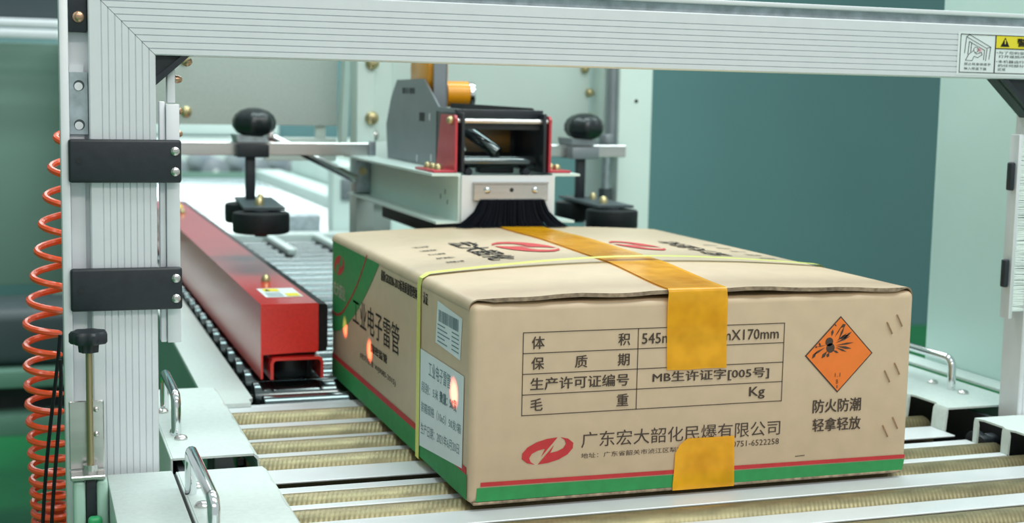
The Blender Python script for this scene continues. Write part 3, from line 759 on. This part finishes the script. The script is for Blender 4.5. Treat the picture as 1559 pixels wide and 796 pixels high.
# strap
ring = []
for k in range(13): ring.append((-.0012, lerp(.002, .162, k/12)))
ring.append((.0005, .1690))
for k in range(0, 25):
    x = lerp(.008, BW-.008, k/24); ring.append((x, top_z(x, .156)+.0022+.0028*math.sin(PI*x/BW)**2))
ring.append((BW-.0005, .1690))
for k in range(13): ring.append((BW+.0012, lerp(.162, .002, k/12)))
ring.append((BW-.002, -.0002)); ring.append((.002, -.0002)); ring.append(ring[0])
mk('strap', B().grid([[(x, .1490, z), (x, .1610, z)] for x, z in ring]), STRAP, box)['label'] = 'yellow plastic strap'

# ------------------------------------------------------------------ taping head
th = thing('taping_head', 'tape applicator head with red brackets and black brush pressing on the box', 'taping head', (.21, .78, .176))
XA, XB = .1555, .2730     # webs
zl, zh = .1800, .2385
for nm, x, s in (('left_channel', XA, -1), ('right_channel', XB, 1)):
    b = B().prism([(x, zl+.001), (x, zh+.002), (x+s*.036, zh+.002), (x+s*.036, zh-.001), (x+s*.004, zh-.001), (x+s*.003, zh-.003), (x+s*.003, zl+.006), (x+s*.004, zl+.003), (x+s*.030, zl+.003), (x+s*.030, zl)], 'y', .545, 1.04)
    mk(nm, b, WHITE2, th)
for z, y in ((.200, .59), (.205, .62), (.212, .60)): mk('slot', B().box(XA-.0033, XA-.0029, y-.001, y+.001, z, z+.006), DARKM, th)
# front plate with concave lower corners
fp = [(XA, zh), (XB, zh), (XB, zl)]
for k in range(7): a = k/6; fp.append((XB-.005-.016*math.sin(a*PI/2), zl+.001+.030*(1-math.cos(a*PI/2))))
for k in range(6, -1, -1): a = k/6; fp.append((XA+.005+.016*math.sin(a*PI/2), zl+.001+.030*(1-math.cos(a*PI/2))))
fp.append((XA, zl))
mk('front_plate', B().prism(fp, 'y', .5405, .5445), ALU_IN, th)
cp = mk('clamp_plate', B().box(.1690, .2640, .5355, .5400, .2085, .2285, .0006, 1), STAIN, th)
for x in (.186, .247): screw(cp, (x, .5355, .2215), .0042, .003, (0, -1, 0), CHROME)
mk('clamp_hole', B().cyl((.2170, .5350, .2215), (.2170, .5356, .2215), .0025, seg=14), DARKM, cp)
mk('clamp_lip', B().box(.1690, .2640, .5340, .5400, .2287, .2310), STAIN, cp)
# bristles
b = B(); random.seed(11)
NB = 560
for k in range(NB):
    u = random.random(); y = random.uniform(.528, .5395); 
    x0 = lerp(.178, .257, u); sp = (u-.5)*2; x1 = lerp(.178, .257, u)+.030*sp*abs(sp)*random.uniform(.75, 1.15)
    zb = top_z(x1, .53)+.0012
    b.tube([(x0, y, .2100), (lerp(x0, x1, .25), y-.001, lerp(.21, zb, .45)), (lerp(x0, x1, .6), y-.002, lerp(.21, zb, .75)), (x1, y-.003+random.uniform(-.004, .002), zb)], .0007, 3)
core = [(.178, .2095), (.257, .2095)]
for k in range(1, 7): u = k/6; core.append((.257+.022*u*u, .2095-.0265*u))
core2 = [(.435-x, z) for x, z in core[2:]][::-1]
b.prism(core+core2, 'y', .530, .538)
bs = mk('brush', b, BRISTLE, th); bs['kind'] = 'stuff'
# red brackets, black inner frame, rods, rollers
for nm, x, s in (('red_bracket', .1540, -1), ('red_bracket', .2715, 1)):
    b = B().prism([(.556, .2412), (.640, .2412), (.620, .3100), (.560, .3100), (.556, .306)], 'x', x, x+s*.003)
    b.box(min(x, x+s*.030), max(x, x+s*.030), .556, .640, .2408, .2438, .001)
    rb = mk(nm, b, REDC, th); rb['label'] = 'red painted side bracket'
    for y in (.575, .598, .622): screw(rb, (x+s*.018, y, .2438), .0052, .007, m=ZINC, name='bolt')
    screw(rb, (x+s*.0032, .572, .3035), .0052, .006, (s, 0, 0), ZINC, 'bolt')
mk('pivot_rod', B().cyl((.1545, .562, .3030), (.2710, .562, .3030), .0032, seg=16), STAIN, th)
for x in (.1585, .2630): mk('inner_side_plate', B().box(x, x+.004, .553, .662, .2410, .3130, .001), BLACK, th)
mk('top_bar', B().box(.1565, .2685, .570, .580, .3060, .3170, .001).box(.1625, .2630, .566, .572, .2930, .2995), BLACK, th)
mk('top_cover', B().prism([(.175, .3235), (.265, .3195), (.268, .3165), (.175, .3165)], 'y', .60, .66), DARKM, th)
mk('inner_back', B().box(.1585, .2670, .662, .666, .2410, .3130), DARKM, th)
mk('reflection_patch', B().box(.190, .255, .6560, .6580, .262, .293), mat('painted_brown_reflection', (.16, .085, .012), .25), th)  # brown patch painting the orange reflection seen in the dark housing
mk('roller', B().cyl((.1650, .575, .2535), (.2600, .575, .2535), .0075, seg=24, bev=.001).cyl((.1650, .575, .2535), (.2600, .575, .2535), .003, seg=12), STEEL, th)
mk('slant_tube', B().cyl((.175, .610, .2960), (.2120, .575, .2640), .0080, seg=24, bev=.001), STEEL, th)
mk('lower_block', B().box(.190, .235, .580, .60, .2390, .2470, .002).cyl((.172, .565, .2415), (.172, .580, .2415), .0045).cyl((.246, .565, .2415), (.246, .580, .2415), .0045), BLACK, th)
mk('spring_cap', B().cyl((.1665, .586, .2760), (.1705, .586, .2660), .005, seg=12), STAIN, th)
# grey side plates and stand
gp = [(.572, .2405), (.572, .3170), (.668, .3185), (.742, .3545), (.884, .3535), (.916, .330), (.945, .290), (.935, .2405)]
mk('side_plate', B().prism(gp, 'x', .1620, .1645), GREYST, th)
for y in (.790, .800, .810, .825, .838, .848): mk('vent_slot', B().box(.1615, .1622, y-.0028, y+.0028, .3345, .3425), DARKM, th)
mk('window', B().box(.1615, .1622, .735, .760, .2985, .3100), DARKM, th)
for y, z in ((.71, .305), (.65, .309), (.60, .307), (.77, .248), (.70, .252)): mk('screw_slot', B().box(.1615, .1622, y-.0022, y+.0022, z-.0045, z+.0045), ALU_IN, th)
mk('far_side_plate', B().prism([(.668, .2405), (.668, .3060), (.935, .3060), (.935, .2405)], 'x', .2600, .2625), GREYST, th)
mk('roll_arm', B().box(.1680, .1850, .714, .7165, .3150, .47, .0006, 1).box(.1850, .1868, .714, .735, .3150, .47, .0006, 1), GREYST, th)
mk('spindle', B().cyl((.2235, .745, .3350), (.2310, .745, .3350), .0170, seg=28, bev=.001), CHROME, th)
mk('bearing_block', B().box(.1290, .1525, 1.00, 1.03, .1850, .2374, .002), GALV, th)
mk('fitting', B().cyl((.139, .990, .218), (.139, 1.00, .218), .006, seg=6), ZINC, th)
mk('mount_bracket', B().box(.150, .276, 1.04, 1.048, .18, .26, .001), WHITE2, th)
mk('under_arm', B().box(.165, .262, .70, .98, .150, .172, .003).box(.185, .245, .97, .99, .150, .20), DARKM, th)
tr = thing('tape_roll', 'orange tape roll mounted behind the taping head under the beam', 'tape roll', (.195, .745, .318))
mk('roll', B().cyl((.1655, .776, .3650), (.192, .776, .3650), .0470, seg=40, bev=.001), ORANGE_ROLL, tr)
mk('tape_band', B().cyl((.1925, .745, .3350), (.2230, .745, .3350), .0172, seg=32), ORANGE_ROLL, tr)

# ------------------------------------------------------------------ hold-down bars and wheels
PLATE = [(-.036, .798), (.018, .793), (.031, .985), (-.021, .995)]
def holddown(label, dx, x_bar0, x_bar1, bar_label):
    bt = thing('hold_down_bar', bar_label, 'bar', ((x_bar0+x_bar1)/2, .961, .2425), 'hold-down bars')
    mk('flat_bar', B().box(x_bar0, x_bar1, .955, .967, .2425, .2610, .0008, 1), STAIN, bt)
    xe = x_bar1-.010 if dx == 0 else x_bar0
    mk('end_block', B().box(xe, xe+.010, .9485, .9545, .2425, .2640, .001), GREYST, bt)
    x = -.030+dx; blk = BLACK if dx == 0 else GREYST
    t = thing('hold_down_clamp', label, 'clamp', (x, .95, .147), 'hold-down clamps')
    kb = B().lathe((x, .948, .2690), (0, -.05, 1), [(0, .010), (.002, .015), (.006, .0245), (.014, .0298), (.023, .0300), (.031, .0262), (.037, .0190), (.0405, .009), (.0412, .002)], 49, 7, .05)
    mk('knob', kb, BLACKG, t)
    mk('clamp_front', B().box(x-.0250, x+.0190, .9300, .9545, .2405, .2585, .001), blk, t)
    mk('clamp_top', B().prism([(x-.0250, .2620), (x+.0200, .2620), (x+.0160, .2690), (x-.0270, .2720)], 'y', .9310, .9900), GALV if dx == 0 else GREYST, t)
    mk('clamp_back', B().box(x-.0250, x+.0190, .9675, .990, .2405, .2618, .001), blk, t)
    mk('post', B().box(x-.0120, x+.0010, .940, .953, .1805, .2405, .001), BLACK, t)
    mk('mount_plate', B().prism([(x+a, c) for a, c in PLATE], 'z', .1768, .1805), CABG, t)
    for a, c in ((-.013, .800), (-.003, .952)):
        w = mk('wheel', B().cyl((x+a, c, .1470), (x+a, c, .1745), .0375, seg=48, bev=.003), RUBBER, t)
        mk('axle', B().cyl((x+a, c, .1420), (x+a, c, .1470), .0085, seg=16).cyl((x+a, c, .1745), (x+a, c, .1768), .010, seg=16), BLACK, w)
    screw(t, (x-.009, .842, .1805), .0065, .010, m=ZINC, name='bolt'); screw(t, (x+.004, .915, .1805), .005, .010, m=ZINC, name='bolt')
    return t
holddown('black star-knob clamp with rubber wheels above the red guide, left of the box', 0, -.225, .148, 'stainless flat bar left of the taping head, carrying the left knob clamp')
holddown('black star-knob clamp with rubber wheels behind the right rear corner of the box', .505, .285, .549, 'stainless flat bar right of the taping head, carrying the right knob clamp')
t = thing('steel_rod', 'polished slanted steel rod behind the left hold-down bar', 'rod', (.065, .985, .206))
mk('shaft', B().cyl((.002, .985, .2680), (.128, .992, .2060), .0065, seg=20, bev=.001), CHROME, t)
mk('end_cap', B().cyl((-.005, .985, .2715), (.002, .985, .2680), .0085, seg=16, bev=.001), STAIN, t)

# ------------------------------------------------------------------ mast and panels behind
t = thing('machine_mast', 'white machine mast with two uprights standing behind the taping head', 'mast', (.38, 1.1, FL))
mk('upright', B().box(.5550, .6125, 1.000, 1.10, FL, .62, .003), WHITE2, t)
mk('upright', B().box(.142, .170, 1.050, 1.10, .05, .62, .002).box(.1702, .200, 1.062, 1.10, .05, .62, .001), WHITE2, t)
mk('top_beam', B().box(.10, .62, 1.00, 1.10, .621, .68, .003), WHITE2, t)
mk('back_plate', B().box(.202, .5310, 1.070, 1.075, .245, .62, .001), WHITE2, t)
mk('inner_flange', B().box(.5390, .5545, 1.03, 1.10, .05, .62, .001), WHITE2, t)
for x, y, z, m in ((.165, 1.049, .380, ZINC), (.165, 1.049, .2960, ZINC), (.172, 1.061, .270, STAIN), (.5220, 1.069, .3800, ZINC), (.5310, 1.069, .3420, ZINC), (.5310, 1.069, .302, ZINC)):
    screw(t, (x, y, z), .0105 if m is ZINC and x < .5 else .007, .008, (0, -1, 0), m, 'bolt')
mk('screw_hole', B().cyl((.584, .9992, .330), (.584, 1.0005, .330), .003, seg=14), DARKM, t)
t = thing('air_cylinder', 'grey air cylinder with dark cap beside the mast upright', 'cylinder', (.54, 1.012, .13))
mk('barrel', B().cyl((.5470, 1.012, .245), (.5470, 1.012, .62), .0078, seg=24), GREYST, t)
mk('cap', B().cyl((.5400, 1.012, .255), (.5400, 1.012, 0.277), .0125, seg=24, bev=.002), GREYST, t)
mk('rod', B().cyl((.5400, 1.012, .13), (.5400, 1.012, .255), .0070, seg=20), GALV, t)
mk('nut', B().cyl((.5400, 1.012, .165), (.5400, 1.012, .19), .0115, seg=6), CABG, t)
t = thing('cover_panel', 'white cover panel with rivets at top left behind the hold-down knob', 'panel', (0, 1.18, .28))
mk('sheet', B().box(-.162, .133, 1.15, 1.155, .281, .62, .001), WHITE, t)
mk('edge_flange', B().prism([(.134, .281), (.150, .62), (.158, .62), (.142, .24), (.134, .24)], 'y', 1.12, 1.155), WHITE2, t)
for x, z in ((-.103, .3000), (-.105, .379)): screw(t, (x, 1.15, z), .0085, .006, (0, -1, 0), ZINC, 'bolt')
mk('lower_arm', B().box(.02, .133, 1.156, 1.17, .225, .262, .002).box(.10, .115, 1.156, 1.17, .262, .60), WHITE2, t)

# ------------------------------------------------------------------ red sensor beams that light the box side
for (y, z, sz, e) in ((.472, .072, .10, .05), (.352, .066, .10, .05), (.042, .086, .12, .04)):
    l = bpy.data.lights.new('sensor_beam', 'SPOT'); l.energy = e*200; l.color = (1, .12, .06); l.spot_size = math.radians(10); l.spot_blend = .9; l.shadow_soft_size = .002
    o = bpy.data.objects.new('sensor_beam', l); C.objects.link(o)
    p = Vector((-.148, y-.03, .045)); o.location = p
    o.rotation_euler = (Vector((0, y, z))-p).to_track_quat('-Z', 'Y').to_euler()
